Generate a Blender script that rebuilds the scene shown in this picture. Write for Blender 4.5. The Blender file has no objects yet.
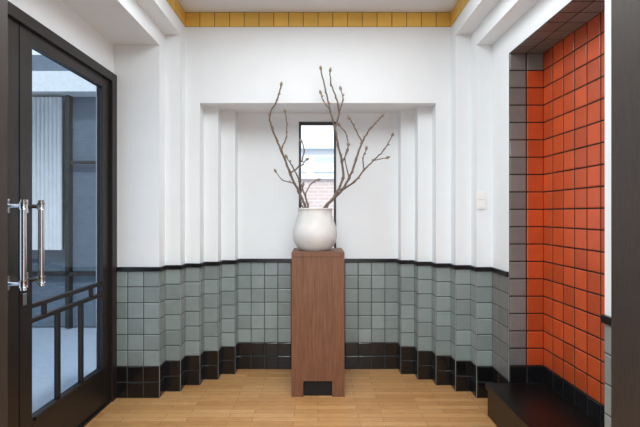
import bpy, math, random
from mathutils import Vector
random.seed(4)
S=0.867
F=427.0; EYE=1.74
sc=bpy.context.scene
sc.view_settings.view_transform='Standard'
sc.view_settings.look='None'

# ---------------- materials ----------------
def lin(c):
    r=[]
    for v in c:
        v/=255.0
        r.append(v/12.92 if v<=0.04045 else ((v+0.055)/1.055)**2.4)
    return (r[0],r[1],r[2],1)
def new(name):
    m=bpy.data.materials.new(name); m.use_nodes=True
    nt=m.node_tree; b=nt.nodes['Principled BSDF']
    return m,nt,b
def mat(name,col,rough=.6,metal=0,nscale=20,var=.06,bump=.05,spec=.5,stretch=(1,1,1),bdist=.002):
    m,nt,b=new(name)
    tc=nt.nodes.new('ShaderNodeTexCoord'); mp=nt.nodes.new('ShaderNodeMapping')
    mp.inputs['Scale'].default_value=stretch
    n=nt.nodes.new('ShaderNodeTexNoise'); n.inputs['Scale'].default_value=nscale; n.inputs['Detail'].default_value=5
    cr=nt.nodes.new('ShaderNodeValToRGB')
    c=lin(col)
    cr.color_ramp.elements[0].position=.3; cr.color_ramp.elements[1].position=.7
    cr.color_ramp.elements[0].color=tuple(max(0,x*(1-var)) for x in c[:3])+(1,)
    cr.color_ramp.elements[1].color=tuple(min(1,x*(1+var)) for x in c[:3])+(1,)
    bp=nt.nodes.new('ShaderNodeBump'); bp.inputs['Strength'].default_value=bump; bp.inputs['Distance'].default_value=bdist
    L=nt.links.new
    L(tc.outputs['Object'],mp.inputs[0]); L(mp.outputs[0],n.inputs['Vector']); L(n.outputs['Fac'],cr.inputs[0])
    L(cr.outputs[0],b.inputs['Base Color']); L(n.outputs['Fac'],bp.inputs['Height']); L(bp.outputs[0],b.inputs['Normal'])
    b.inputs['Roughness'].default_value=rough; b.inputs['Metallic'].default_value=metal
    b.inputs['Specular IOR Level'].default_value=spec
    return m
def tilemat(name,col,rough=.2,var=.25,bump=.5):
    m,nt,b=new(name); L=nt.links.new
    g=nt.nodes.new('ShaderNodeNewGeometry')
    cr=nt.nodes.new('ShaderNodeValToRGB'); c=lin(col)
    cr.color_ramp.elements[0].color=tuple(x*(1-var) for x in c[:3])+(1,)
    cr.color_ramp.elements[1].color=tuple(min(1,x*(1+var)) for x in c[:3])+(1,)
    tc=nt.nodes.new('ShaderNodeTexCoord')
    n=nt.nodes.new('ShaderNodeTexNoise'); n.inputs['Scale'].default_value=11; n.inputs['Detail'].default_value=3
    ad=nt.nodes.new('ShaderNodeMath'); ad.operation='MULTIPLY_ADD'; ad.inputs[1].default_value=.5; 
    mu=nt.nodes.new('ShaderNodeMath'); mu.operation='MULTIPLY'; mu.inputs[1].default_value=.5
    L(g.outputs['Random Per Island'],mu.inputs[0]); L(tc.outputs['Object'],n.inputs['Vector'])
    L(n.outputs['Fac'],ad.inputs[0]); L(mu.outputs[0],ad.inputs[2]); L(ad.outputs[0],cr.inputs[0])
    L(cr.outputs[0],b.inputs['Base Color'])
    bp=nt.nodes.new('ShaderNodeBump'); bp.inputs['Strength'].default_value=bump; bp.inputs['Distance'].default_value=.004
    L(n.outputs['Fac'],bp.inputs['Height']); L(bp.outputs[0],b.inputs['Normal'])
    b.inputs['Roughness'].default_value=rough
    return m
def glassmat(name,tint,fac):
    m,nt,b=new(name); nt.nodes.remove(b); L=nt.links.new
    o=nt.nodes['Material Output']; t=nt.nodes.new('ShaderNodeBsdfTransparent'); t.inputs[0].default_value=tint
    g=nt.nodes.new('ShaderNodeBsdfGlossy'); g.inputs['Roughness'].default_value=.02
    mx=nt.nodes.new('ShaderNodeMixShader'); mx.inputs[0].default_value=fac
    L(t.outputs[0],mx.inputs[1]); L(g.outputs[0],mx.inputs[2]); L(mx.outputs[0],o.inputs[0])
    return m
WHITE=mat('white_plaster',(234,239,242),.75,0,6,.01,.05)
CEIL=mat('ceiling_paint',(226,231,236),.8,0,5,.01,.03)
GREY=tilemat('grey_green_glazed_tile',(136,149,148))
DGREY=tilemat('taupe_glazed_tile',(120,121,120))
BLACK=tilemat('black_glazed_tile',(20,20,22),.16,.3)
ORANGE=tilemat('orange_glazed_tile',(192,80,38),.35,.32)
YELLOW=tilemat('yellow_glazed_tile',(232,188,88),.3,.14)
GROUT=mat('dark_grout',(62,66,66),.9,0,60,.1)
GROUTD=mat('black_grout',(20,15,15),.9,0,60,.1)
GROUTL=mat('ochre_grout',(130,106,58),.9,0,60,.1)
TRIMB=mat('black_ceramic_trim',(20,20,22),.25,0,20,.2)
DOORB=mat('black_brown_painted_wood',(32,27,26),.4,0,12,.15,.1,stretch=(8,8,1))
JAMB=mat('dark_brown_oak',(46,38,34),.5,0,12,.2,.2,stretch=(10,10,1))
CHROME=mat('polished_steel',(205,208,212),.18,1,10,.02,.0)
STONE=mat('black_granite',(22,17,16),.3,0,120,.5,.02,spec=.4)
PLASTIC=mat('white_plastic',(240,240,238),.35,0,10,.01,0)
BARK=mat('twig_bark',(112,98,88),.8,0,60,.3,.5)
BUD=mat('fuzzy_bud',(140,126,108),.8,0,80,.2,.4)
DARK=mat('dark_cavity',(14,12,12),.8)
GLASS=glassmat('door_glass',(.50,.57,.64,1),.07)
GLASS2=glassmat('window_glass',(.97,.98,1,1),.03)
EXTW=mat('white_render',(225,228,230),.7)
EXTB=mat('blue_grey_boards',(96,110,124),.7,0,8,.15,.2,stretch=(1,1,6))
EXTP=mat('pale_blue_panes',(196,208,220),.4,0,8,.05)
CURT=mat('white_curtain',(205,208,210),.8,0,8,.05)
DECK=mat('pale_deck',(170,182,196),.6,0,10,.12,.1,stretch=(1,12,1))

def brickmat(name,c1,c2,cm,w,h,mort,rough,bump,vertical=False,grain=0):
    m,nt,b=new(name); L=nt.links.new
    tc=nt.nodes.new('ShaderNodeTexCoord'); mp=nt.nodes.new('ShaderNodeMapping')
    if vertical: mp.inputs['Rotation'].default_value=(-math.pi/2,0,0)
    br=nt.nodes.new('ShaderNodeTexBrick'); br.inputs['Scale'].default_value=1
    br.inputs['Brick Width'].default_value=w; br.inputs['Row Height'].default_value=h
    br.inputs['Mortar Size'].default_value=mort; br.inputs['Color1'].default_value=lin(c1); br.inputs['Color2'].default_value=lin(c2)
    br.inputs['Mortar'].default_value=lin(cm); br.offset=.37; br.offset_frequency=2
    br.inputs['Mortar Smooth'].default_value=.3
    L(tc.outputs['Object'],mp.inputs[0]); L(mp.outputs[0],br.inputs['Vector'])
    out=br.outputs['Color']
    if grain:
        mp2=nt.nodes.new('ShaderNodeMapping'); mp2.inputs['Scale'].default_value=(3,40,1)
        n=nt.nodes.new('ShaderNodeTexNoise'); n.inputs['Scale'].default_value=3; n.inputs['Detail'].default_value=6
        L(tc.outputs['Object'],mp2.inputs[0]); L(mp2.outputs[0],n.inputs['Vector'])
        mr=nt.nodes.new('ShaderNodeMapRange'); mr.inputs['From Min'].default_value=.3; mr.inputs['From Max'].default_value=.7
        mr.inputs['To Min'].default_value=1-grain; mr.inputs['To Max'].default_value=1+grain*.5
        L(n.outputs['Fac'],mr.inputs['Value'])
        mx=nt.nodes.new('ShaderNodeVectorMath'); mx.operation='SCALE'
        L(out,mx.inputs[0]); L(mr.outputs[0],mx.inputs['Scale']); out=mx.outputs[0]
    L(out,b.inputs['Base Color']); b.inputs['Roughness'].default_value=rough
    bp=nt.nodes.new('ShaderNodeBump'); bp.inputs['Strength'].default_value=bump; bp.inputs['Distance'].default_value=.002; bp.invert=True
    L(br.outputs['Fac'],bp.inputs['Height']); L(bp.outputs[0],b.inputs['Normal'])
    return m
FLOOR=brickmat('oak_strip_parquet',(215,167,112),(194,142,88),(128,90,56),.48,.066,.0018,.3,.3,grain=.24)
BRICK=brickmat('pale_brick',(206,186,180),(198,176,170),(212,204,200),.21,.065,.01,.8,.3,vertical=True)

def woodmat(name,ca,cb):
    m,nt,b=new(name); L=nt.links.new
    tc=nt.nodes.new('ShaderNodeTexCoord'); mp=nt.nodes.new('ShaderNodeMapping'); mp.inputs['Scale'].default_value=(45,45,2.2)
    n=nt.nodes.new('ShaderNodeTexNoise'); n.inputs['Scale'].default_value=2; n.inputs['Detail'].default_value=8; n.inputs['Roughness'].default_value=.7
    cr=nt.nodes.new('ShaderNodeValToRGB'); cr.color_ramp.elements[0].position=.32; cr.color_ramp.elements[1].position=.66
    cr.color_ramp.elements[0].color=lin(ca); cr.color_ramp.elements[1].color=lin(cb)
    bp=nt.nodes.new('ShaderNodeBump'); bp.inputs['Strength'].default_value=.25; bp.inputs['Distance'].default_value=.001
    L(tc.outputs['Object'],mp.inputs[0]); L(mp.outputs[0],n.inputs['Vector']); L(n.outputs['Fac'],cr.inputs[0]); L(cr.outputs[0],b.inputs['Base Color'])
    L(n.outputs['Fac'],bp.inputs['Height']); L(bp.outputs[0],b.inputs['Normal']); b.inputs['Roughness'].default_value=.5
    return m
PED=woodmat('reddish_walnut',(90,56,37),(130,85,58))
def vasemat():
    m,nt,b=new('pearl_ceramic_glaze'); L=nt.links.new
    tc=nt.nodes.new('ShaderNodeTexCoord'); n=nt.nodes.new('ShaderNodeTexNoise'); n.inputs['Scale'].default_value=7; n.inputs['Detail'].default_value=6
    cr=nt.nodes.new('ShaderNodeValToRGB'); cr.color_ramp.elements[0].position=.35; cr.color_ramp.elements[1].position=.65
    cr.color_ramp.elements[0].color=lin((206,205,203)); cr.color_ramp.elements[1].color=lin((222,221,218))
    L(tc.outputs['Object'],n.inputs['Vector']); L(n.outputs['Fac'],cr.inputs[0]); L(cr.outputs[0],b.inputs['Base Color'])
    b.inputs['Roughness'].default_value=.5; b.inputs['Coat Weight'].default_value=.0
    return m
VASE=vasemat()

# ---------------- mesh accumulator ----------------
class Acc:
    def __init__(s,name): s.n=name; s.v=[]; s.f=[]; s.m=[]; s.sm=[]; s.mats=[]
    def mi(s,m):
        if m not in s.mats: s.mats.append(m)
        return s.mats.index(m)
    def face(s,pts,m,n=None,smooth=False):
        pts=[Vector(p) for p in pts]
        if n is not None:
            nn=(pts[1]-pts[0]).cross(pts[2]-pts[1])
            if nn.dot(Vector(n))<0: pts.reverse()
        i=len(s.v); s.v+=pts; s.f.append(list(range(i,i+len(pts)))); s.m.append(s.mi(m)); s.sm.append(smooth)
    def shared(s,verts,faces,m,smooth=False):
        i=len(s.v); s.v+=[Vector(p) for p in verts]
        for f in faces: s.f.append([i+k for k in f]); s.m.append(s.mi(m)); s.sm.append(smooth)
    def box(s,x0,x1,y0,y1,z0,z1,m):
        V=[(x0,y0,z0),(x1,y0,z0),(x1,y1,z0),(x0,y1,z0),(x0,y0,z1),(x1,y0,z1),(x1,y1,z1),(x0,y1,z1)]
        s.shared(V,[(0,3,2,1),(4,5,6,7),(0,1,5,4),(1,2,6,5),(2,3,7,6),(3,0,4,7)],m)
    def tiles(s,p0,u,v,n,us,vs,fn,grout,gap=.0035,rise=.006,bev=.006):
        p0,u,v,n=map(Vector,(p0,u,v,n))
        P=lambda a,b,c: p0+u*a+v*b+n*c
        a0,a1,b0,b1=us[0],us[-1],vs[0],vs[-1]
        s.face([P(a0,b0,.002),P(a1,b0,.002),P(a1,b1,.002),P(a0,b1,.002)],grout,n)
        for i in range(len(us)-1):
            for j in range(len(vs)-1):
                l,r,b,t=us[i]+gap,us[i+1]-gap,vs[j]+gap,vs[j+1]-gap
                if r-l<.01 or t-b<.01: continue
                w=[random.uniform(-.0009,.0009) for _ in range(4)]
                V=[P(l,b,.002),P(r,b,.002),P(r,t,.002),P(l,t,.002),
                   P(l,b,rise-.003),P(r,b,rise-.003),P(r,t,rise-.003),P(l,t,rise-.003),
                   P(l+bev,b+bev,rise+w[0]),P(r-bev,b+bev,rise+w[1]),P(r-bev,t-bev,rise+w[1]+w[2]),P(l+bev,t-bev,rise+w[0]+w[2])]
                fs=[(8,9,10,11)]
                for k in range(4):
                    q=(k+1)%4
                    fs+= [(k,q,4+q,4+k),(4+k,4+q,8+q,8+k)]
                if u.cross(v).dot(n)<0: fs=[tuple(reversed(f)) for f in fs]
                s.shared(V,fs,fn(i,j))
    def tube(s,pts,rads,m,seg=8,caps=True):
        pts=[Vector(p) for p in pts]; V=[]; Fc=[]
        up=Vector((0.13,1,0.21)).normalized()
        for i,p in enumerate(pts):
            d=(pts[min(i+1,len(pts)-1)]-pts[max(i-1,0)]).normalized()
            a=d.cross(up).normalized(); b=d.cross(a)
            for k in range(seg):
                t=2*math.pi*k/seg; V.append(p+(a*math.cos(t)+b*math.sin(t))*rads[i])
        for i in range(len(pts)-1):
            for k in range(seg):
                q=(k+1)%seg; Fc.append((i*seg+k,i*seg+q,(i+1)*seg+q,(i+1)*seg+k))
        if caps:
            Fc.append(tuple(range(seg))); o=(len(pts)-1)*seg; Fc.append(tuple(o+k for k in reversed(range(seg))))
        s.shared(V,Fc,m,True)
    def lathe(s,c,prof,m,seg=64):
        V=[];Fc=[]
        for r,h in prof:
            for k in range(seg):
                t=2*math.pi*k/seg; V.append((c[0]+r*math.cos(t),c[1]+r*math.sin(t),c[2]+h))
        for i in range(len(prof)-1):
            for k in range(seg):
                q=(k+1)%seg; Fc.append((i*seg+k,i*seg+q,(i+1)*seg+q,(i+1)*seg+k))
        s.shared(V,Fc,m,True)
    def build(s,bevel=0):
        me=bpy.data.meshes.new(s.n)
        me.from_pydata([tuple(v*S) for v in s.v],[],s.f); 
        for m in s.mats: me.materials.append(m)
        for p,mi,sm in zip(me.polygons,s.m,s.sm): p.material_index=mi; p.use_smooth=sm
        me.update()
        o=bpy.data.objects.new(s.n,me); sc.collection.objects.link(o)
        if bevel:
            b=o.modifiers.new('bevel','BEVEL'); b.width=bevel; b.segments=2; b.limit_method='ANGLE'
        return o

CH=3.79; T=.15; ZB=4.79; ZF=4.04; XD=-1.93; XR=1.65; XN=1.95; ZJ=3.69; ZP=2.13; HN=3.13; BH=.28; ZW=1.5
a=Acc('floor'); a.box(-2.7,2.7,-2.5,1.5,-.1,0,FLOOR); a.box(-2.08,2.1,1.5,4.95,-.1,0,FLOOR); a.build()
a=Acc('ceiling'); a.box(-2.1,2.1,1.4,5.0,CH,CH+.1,CEIL); a.build()
rows=[i*T for i in range(9)]
fn=lambda i,j: BLACK if j<2 else GREY
fn2=lambda i,j: BLACK if j<2 else DGREY
UP=(0,0,1)
def rng(n,t=T): return [i*t for i in range(n+1)]
steps=[(1.5,4.04),(1.35,4.19),(1.2,4.34),(1.05,4.49),(.9,4.64)]
def stepped(a,sg):
    for i,(X,z) in enumerate(steps):
        zn=steps[i+1][1] if i<4 else ZB
        a.tiles((sg*X,z,0),(0,1,0),UP,(-sg,0,0),[0,T],rows,fn,GROUT)
        if i<4:
            x0=-X if sg<0 else steps[i+1][0]
            a.tiles((x0,zn,0),(1,0,0),UP,(0,-1,0),[0,T],rows,fn,GROUT)
a=Acc('wall_left')
prev=-2.1
for X,z in steps: a.box(prev,-X,z,4.95,0,CH,WHITE); prev=-X
a.box(-2.1,XD,1.5,4.04,3.05,CH,WHITE)
a.box(XD,-1.5,1.5,ZF,3.34,CH,WHITE)
a.box(-1.5,-1.35,1.5,4.19,3.5,CH,WHITE)
a.tiles((XD,ZF,0),(1,0,0),UP,(0,-1,0),[0,.13,.28,.43],rows,fn,GROUT)
stepped(a,-1)
a.build()
a=Acc('wall_right')
prev=XN+.15
for X,z in steps: a.box(X,prev,z,4.95,0,CH,WHITE); prev=X
a.box(XR,XN+.15,ZJ,ZF,0,CH,WHITE)
a.box(XR,XN+.15,ZP,ZJ,HN,CH,WHITE)
a.box(XN,XN+.15,ZP,ZJ,0,HN,WHITE)
a.box(1.43,XN+.15,1.5,ZP,0,CH,WHITE)
a.box(1.5,XR,ZP,ZF,3.34,CH,WHITE)
a.box(1.35,1.5,1.5,4.19,3.5,CH,WHITE)
a.tiles((1.5,ZF,0),(1,0,0),UP,(0,-1,0),[0,.15],rows,fn,GROUT)
stepped(a,1)
a.tiles((XR,ZJ,0),(0,1,0),UP,(-1,0,0),[0,.2,.35],rows,fn2,GROUT)
a.tiles((1.43,1.52,0),(0,1,0),UP,(-1,0,0),[0,.16,.31,.46,.61],rows,fn,GROUT)
# orange tiled niche lining
nr=[.43+i*T for i in range(19)]
NJ=len(nr)-1
a.tiles((XR,ZJ,0),(1,0,0),UP,(0,-1,0),[0,T,2*T],[BH]+nr,lambda i,j: BLACK if j==0 else (DGREY if i==0 or j==NJ else ORANGE),GROUTD,gap=.0048)
zs=[0,.06]+[.06+i*T for i in range(1,11)]
a.tiles((XN,ZP,0),(0,1,0),UP,(-1,0,0),zs,[BH]+nr,lambda i,j: BLACK if j==0 else ORANGE,GROUTD,gap=.0055)
a.tiles((XR,ZP,HN),(0,1,0),(1,0,0),(0,0,-1),zs,[0,T,2*T],lambda i,j: DGREY,GROUTD,gap=.0048)
a.build()
wx0,wx1,wz0,wz1=-.215,.203,1.33,2.775
a=Acc('wall_back')
a.box(-.9,wx0,ZB,4.95,0,CH,WHITE); a.box(wx1,.9,ZB,4.95,0,CH,WHITE)
a.box(wx0,wx1,ZB,4.95,0,wz0,WHITE); a.box(wx0,wx1,ZB,4.95,wz1,CH,WHITE)
a.tiles((-.9,ZB,0),(1,0,0),UP,(0,-1,0),rng(12),rows,fn,GROUT)
a.build()
a=Acc('wall_header'); a.box(-1.2,1.2,4.34,ZB,2.868,CH,WHITE); a.build()
a=Acc('wall_front')
a.box(-2.7,-1.09,1.35,1.5,0,CH,JAMB); a.box(1.03,2.7,1.35,1.5,0,CH,JAMB); a.box(-1.09,1.03,1.35,1.5,2.75,CH,JAMB)
a.build()
a=Acc('wall_hall')
a.box(-2.7,-2.6,-2.5,1.35,0,CH,WHITE); a.box(2.6,2.7,-2.5,1.35,0,CH,WHITE); a.build()
a=Acc('ceiling_hall'); a.box(-2.7,2.7,-2.5,1.4,CH+.001,CH+.1,CEIL); a.build()

# black cap trim
a=Acc('trim_1'); t=.022; h0,h1=1.2,1.24
def tb(x0,x1,y0,y1): a.box(x0,x1,y0,y1,h0,h1,TRIMB)
tb(XD,-1.5+t,ZF-t,ZF); tb(1.5-t,XR,ZF-t,ZF)
for i,(X,z) in enumerate(steps):
    zn=z+T
    tb(-X,-X+t,z,zn-t); tb(X-t,X,z,zn-t)
    if i<4:
        Xn=steps[i+1][0]
        tb(-X,-Xn+t,zn-t,zn); tb(Xn-t,X,zn-t,zn)
tb(-.9,.9,ZB-t,ZB)
tb(XR-t,XR,ZJ,ZF-t)
tb(1.43-t,1.43,1.52,ZP)
a.build(.002)
# yellow frieze
a=Acc('trim_2')
yf=lambda i,j: YELLOW
a.tiles((-1.35,4.34,3.64),(1,0,0),UP,(0,-1,0),rng(18),[0,T],yf,GROUTL)
a.tiles((-1.35,1.51,3.64),(0,1,0),UP,(1,0,0),[0]+[.13+i*T for i in range(19)],[0,T],yf,GROUTL)
a.tiles((1.35,1.51,3.64),(0,1,0),UP,(-1,0,0),[0]+[.13+i*T for i in range(19)],[0,T],yf,GROUTL)
a.build()
a=Acc('stone_bench')
e=.0008
a.box(1.445,XN-e,ZP+e,ZJ-e,BH-.05,BH,STONE); a.box(1.465,XN-e,ZP+e,ZJ-e,0,BH-.05,STONE); a.build(.002)

# ---------------- doors ----------------
def leaf(name,z0,z1,hz,s0,s1):
    a=Acc(name); x0,x1=XD-.05,XD
    H=2.97; gb=.36; gt=2.88
    a.box(x0,x1,z0,z0+s0,.02,H,DOORB); a.box(x0,x1,z1-s1,z1,.02,H,DOORB)
    g0,g1=z0+s0,z1-s1
    a.box(x0,x1,g0,g1,.02,gb,DOORB); a.box(x0,x1,g0,g1,gt,H,DOORB)
    a.box(x1,x1+.012,g0+.02,g1-.02,gb-.03,gb,DOORB)
    a.box(x0+.01,x1-.005,g0,g1,1.10,1.13,DOORB); a.box(x0+.01,x1-.005,g0,g1,1.0,1.03,DOORB)
    w=g1-g0
    for k in (1,2):
        zz=g0+w*k/3; a.box(x0+.01,x1-.005,zz-.014,zz+.014,gb,1.0,DOORB)
    for k in (1,5):
        zz=g0+w*k/6; a.box(x0+.01,x1-.005,zz-.008,zz+.008,1.03,1.10,DOORB)
    gx=x0+.025
    a.face([(gx,g0,gb),(gx,g1,gb),(gx,g1,gt),(gx,g0,gt)],GLASS,(1,0,0))
    bx=x1+.115; h0,h1=1.27,1.83
    a.tube([(bx,hz,h0),(bx,hz,h0+.03),(bx,hz,h1-.03),(bx,hz,h1)],[.018]*4,CHROME,16)
    for h in (h0+.04,h1-.04):
        a.tube([(x1-.002,hz,h),(bx,hz,h)],[.014,.014],CHROME,12)
        a.box(x1,x1+.012,hz-.03,hz+.03,h-.045,h+.045,CHROME)
        a.tube([(bx,hz,h-.022),(bx,hz,h+.022)],[.024,.024],CHROME,16)
    a.box(x1,x1+.008,hz-.02,hz+.02,1.14,1.22,CHROME)
    a.build(.0025)
leaf('door_1',2.765,3.95,2.80,.12,.12)
leaf('door_2',1.58,2.755,2.63,.10,.10)
a=Acc('trim_3')
a.box(XD-.12,XD+.03,3.95,ZF,0,3.05,DOORB); a.box(XD-.12,XD+.03,1.5,1.58,0,3.05,DOORB)
a.box(XD-.12,XD+.03,1.58,3.95,2.97,3.05,DOORB); a.box(XD-.15,XD+.02,1.58,3.95,0,.018,DOORB)
a.build(.003)

# ---------------- back window ----------------
a=Acc('window_1'); y0,y1=ZB+.06,ZB+.1; f=.022
a.box(wx0,wx0+f,y0,y1,wz0,wz1,DOORB); a.box(wx1-f,wx1,y0,y1,wz0,wz1,DOORB)
a.box(wx0+f,wx1-f,y0,y1,wz0,wz0+f,DOORB); a.box(wx0+f,wx1-f,y0,y1,wz1-f,wz1,DOORB)
a.face([(wx0+f,y0+.02,wz0+f),(wx1-f,y0+.02,wz0+f),(wx1-f,y0+.02,wz1-f),(wx0+f,y0+.02,wz1-f)],GLASS2,(0,-1,0))
a.build(.002)
a=Acc('trim_4'); e=.008
a.box(wx0,wx0+e,ZB-.004,y0,wz0,wz1,DOORB); a.box(wx1-e,wx1,ZB-.004,y0,wz0,wz1,DOORB)
a.box(wx0+e,wx1-e,ZB-.004,y0,wz1-e,wz1,DOORB); a.box(wx0+e,wx1-e,ZB-.004,y0,wz0,wz0+e,DOORB); a.build()

# ---------------- pedestal ----------------
a=Acc('wooden_pedestal'); px=.252; p0,p1=4.06,4.55; ph=1.379; nx0,nx1,nh=-.14,.135,.15
a.box(-px,nx0,p0,p1,0,ph-.05,PED); a.box(nx1,px,p0,p1,0,ph-.05,PED); a.box(nx0,nx1,p0,p1,nh,ph-.05,PED)
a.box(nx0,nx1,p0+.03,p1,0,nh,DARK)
a.box(-px,px,p0,p1,ph-.047,ph,PED)
a.box(-px+.006,px-.006,p0+.006,p1-.006,ph-.05,ph-.047,DARK)
a.build(.0015)
# ---------------- vase ----------------
zc=4.31
a=Acc('ceramic_vase')
prof=[(0.001,0),(.13,0),(.155,.008),(.187,.04),(.213,.09),(.224,.14),(.222,.19),(.209,.24),(.192,.29),(.178,.335),(.170,.37),(.170,.395),(.176,.412),(.172,.42),(.162,.418),(.157,.40),(.157,.37),(.167,.33),(.195,.25),(.208,.17),(.195,.08),(.12,.02),(.001,.018)]
def cr(pts,n=5):
    P=[Vector(p) for p in pts]; out=[]
    for i in range(len(P)-1):
        a0=P[max(i-1,0)];b0=P[i];c0=P[i+1];d0=P[min(i+2,len(P)-1)]
        for k in range(n):
            t=k/n; out.append(.5*((2*b0)+(c0-a0)*t+(2*a0-5*b0+4*c0-d0)*t*t+(3*b0-a0-3*c0+d0)*t**3))
    out.append(P[-1]); return out
pr=[tuple(p) for p in cr([(r,h,0) for r,h in prof],4)]
a.lathe((-.03,zc,ph),[(max(r,.0005),h) for r,h,_ in pr],VASE)
a.build()
# ---------------- branches ----------------
a=Acc('magnolia_branches')
def W(px_,py_,dz=0):
    z=zc+dz; return Vector(((px_-318)/F*z,z,EYE+(214-py_)/F*z))
def bud(p,d,l=.05,r=.014):
    d=d.normalized(); n=7
    a.tube([p+d*l*(k/n) for k in range(n+1)],[max(.001,r*math.sin(math.pi*(.12+.88*k/n))**.8) for k in range(n+1)],BUD,8)
def branch(pts,r0,r1,budtip=True):
    P=[W(x,y,dz) for x,y,dz in pts]; Q=cr(P,6); n=len(Q)
    R=[1.12*(r0+(r1-r0)*(i/(n-1))) for i in range(n)]
    for i in range(n):
        if i%6==0 and 0<i<n-1: R[i]*=1.35
        if 0<i<n-1: Q[i]=Q[i]+Vector((random.uniform(-1,1),random.uniform(-1,1),random.uniform(-1,1)))*.0035
    a.tube(Q,R,BARK,8)
    if budtip: bud(Q[-1]-(Q[-1]-Q[-2]).normalized()*.005,Q[-1]-Q[-2])
    for i in range(8,n-2,9):
        d=(Q[i+1]-Q[i-1]).normalized(); s=d.cross(Vector((0,1,0)))*(1 if i%2 else -1)+d
        bud(Q[i],s,.026,.008)
branch([(318,238,.0),(308,212,-.02),(299,192,-.05),(290,173,-.08),(281,150,-.1),(272,128,-.1),(270,114,-.12),(277,100,-.12),(281,86,-.12)],.013,.006)
branch([(281,150,-.1),(286,138,-.06),(287,124,-.04),(285,112,-.03)],.007,.0045)
branch([(299,192,-.05),(294,184,0),(283,180,.03),(276,172,.05)],.006,.004)
branch([(290,173,-.08),(299,166,-.1),(304,152,-.12),(302,142,-.12)],.007,.0045)
branch([(316,238,.05),(309,212,.06),(305,195,.08),(299,180,.1),(292,166,.12),(287,158,.12)],.010,.0045)
branch([(305,195,.08),(311,184,.1),(317,180,.12)],.006,.004)
branch([(299,180,.1),(300,168,.12),(306,160,.14)],.005,.004)
branch([(314,238,.02),(322,212,0),(332,200,-.02),(342,190,-.03),(349,178,-.05),(356,160,-.07),(362,142,-.08),(371,128,-.1),(381,117,-.1)],.014,.006)
branch([(342,190,-.03),(354,182,.02),(364,170,.05),(374,160,.07),(384,150,.08),(392,136,.1)],.009,.0045)
branch([(364,170,.05),(363,158,.02),(366,150,0)],.006,.004)
branch([(362,142,-.08),(356,130,-.07),(350,119,-.06)],.006,.0045)
branch([(374,160,.07),(386,158,.05)],.005,.004,True)
branch([(320,238,-.03),(325,210,-.05),(336,194,-.05),(343,178,-.04),(342,162,-.04),(338,145,-.05),(335,128,-.06),(330,110,-.08),(326,92,-.1),(321,70,-.12)],.013,.0055)
branch([(335,128,-.06),(339,112,-.08),(336,98,-.1),(331,84,-.13),(330,72,-.15)],.008,.005)
branch([(339,112,-.08),(343,100,-.08),(341,90,-.07)],.006,.004)
branch([(342,162,-.04),(348,150,.0),(347,136,.02),(340,126,.02)],.006,.0045)
branch([(330,110,-.08),(323,100,-.07),(321,94,-.06)],.005,.004)
branch([(349,178,-.05),(345,160,-.1),(348,146,-.12)],.006,.004)
branch([(316,238,.0),(306,212,.1),(302,206,.12),(300,196,.12),(303,186,.12)],.009,.005)
a.build()

# ---------------- switch ----------------
a=Acc('light_switch')
sx,sz=1.545,1.87
a.box(sx-.043,sx+.043,ZF-.012,ZF,sz-.085,sz+.085,PLASTIC)
a.box(sx-.03,sx+.03,ZF-.018,ZF-.012,sz+.008,sz+.07,PLASTIC); a.box(sx-.03,sx+.03,ZF-.018,ZF-.012,sz-.07,sz-.008,PLASTIC)
a.build(.002)

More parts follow.
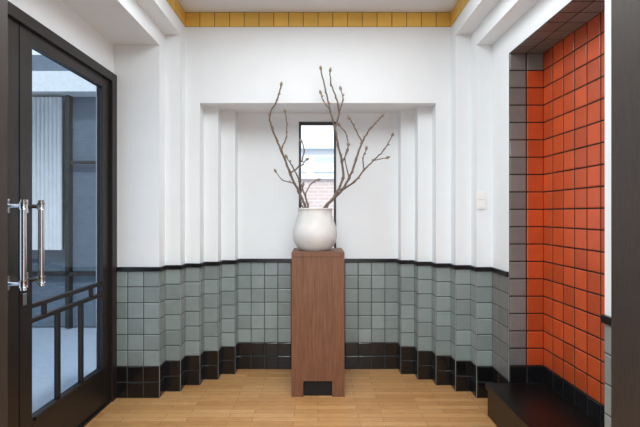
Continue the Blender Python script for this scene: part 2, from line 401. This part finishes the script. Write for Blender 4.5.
# ---------------- exterior ----------------
a=Acc('ground'); a.box(-9,-2.1,1.5,12,-.12,-.02,DECK); a.box(-9,-2.7,-3,1.5,-.12,-.02,DECK); a.box(-2.1,6,5.0,12,-.12,-.02,DECK); a.build()
a=Acc('courtyard_annex')
a.box(-7,-2.6,6.6,6.8,0,4.2,EXTB)
a.box(-7,-2.2,6.3,6.6,3.55,3.85,EXTW)
a.box(-4.75,-4.65,4.4,6.6,0,3.55,EXTW); a.box(-4.75,-4.65,1.5,4.4,3.35,3.6,EXTW)
a.box(-3.85,-3.79,6.5,6.6,0,3.55,DOORB); a.box(-3.2,-3.15,6.5,6.6,0,3.55,DOORB)
a.box(-3.79,-3.2,6.5,6.55,2.5,2.55,DOORB); a.box(-4.65,-2.7,6.5,6.58,.8,.86,DOORB)
for k in range(10):
    x=-4.46+k*.062; a.tube([(x,6.45,1.2),(x,6.45,3.5)],[.034,.034],CURT,10)
a.build()
a=Acc('brick_house')
a.box(-3,5,9,9.3,-.02,2.5,BRICK); a.box(-3,5,9,9.3,2.5,5.5,EXTW)
for k in range(10):
    x=-2.9+k*.7; a.box(x,x+.55,8.97,9.0,2.62,2.95,EXTP)
a.box(-3,5,8.90,9,3.1,3.12,EXTP)
a.box(-3,5,8.93,9,2.48,2.54,EXTW)
a.build()

# ---------------- light ----------------
w=bpy.data.worlds.new('World'); sc.world=w; w.use_nodes=True
bg=w.node_tree.nodes['Background']; bg.inputs[0].default_value=(.88,.94,1,1); bg.inputs[1].default_value=1.8
def area(name,loc,rot,sx,sy,e,col=(1,1,1)):
    l=bpy.data.lights.new(name,'AREA'); l.shape='RECTANGLE'; l.size=sx; l.size_y=sy; l.energy=e; l.color=col
    o=bpy.data.objects.new(name,l); sc.collection.objects.link(o); o.location=Vector(loc)*S; o.rotation_euler=rot
area('vestibule_fill',(0,2.7,3.74),(0,0,0),1.8,1.5,48,(.94,.98,1))  # added area light under the ceiling, out of view, to brighten the vestibule
area('hall_fill',(0,-.6,3.4),(math.radians(58),0,0),2.6,1.2,114,(.94,.98,1))  # added soft fill from above and behind the camera, no real fixture
sl=bpy.data.lights.new('sun','SUN'); sl.energy=2.6; sl.angle=.05
so=bpy.data.objects.new('sun',sl); sc.collection.objects.link(so); so.rotation_euler=(math.radians(40),0,0); so.location=(0,-3,8)

cam=bpy.data.cameras.new('camera'); co=bpy.data.objects.new('camera',cam); sc.collection.objects.link(co)
co.location=(0,0,EYE*S); co.rotation_euler=(math.pi/2,0,0); cam.sensor_width=36; cam.lens=36*F/640; cam.shift_x=2/640; cam.shift_y=.0008
cam.clip_start=.05
sc.camera=co
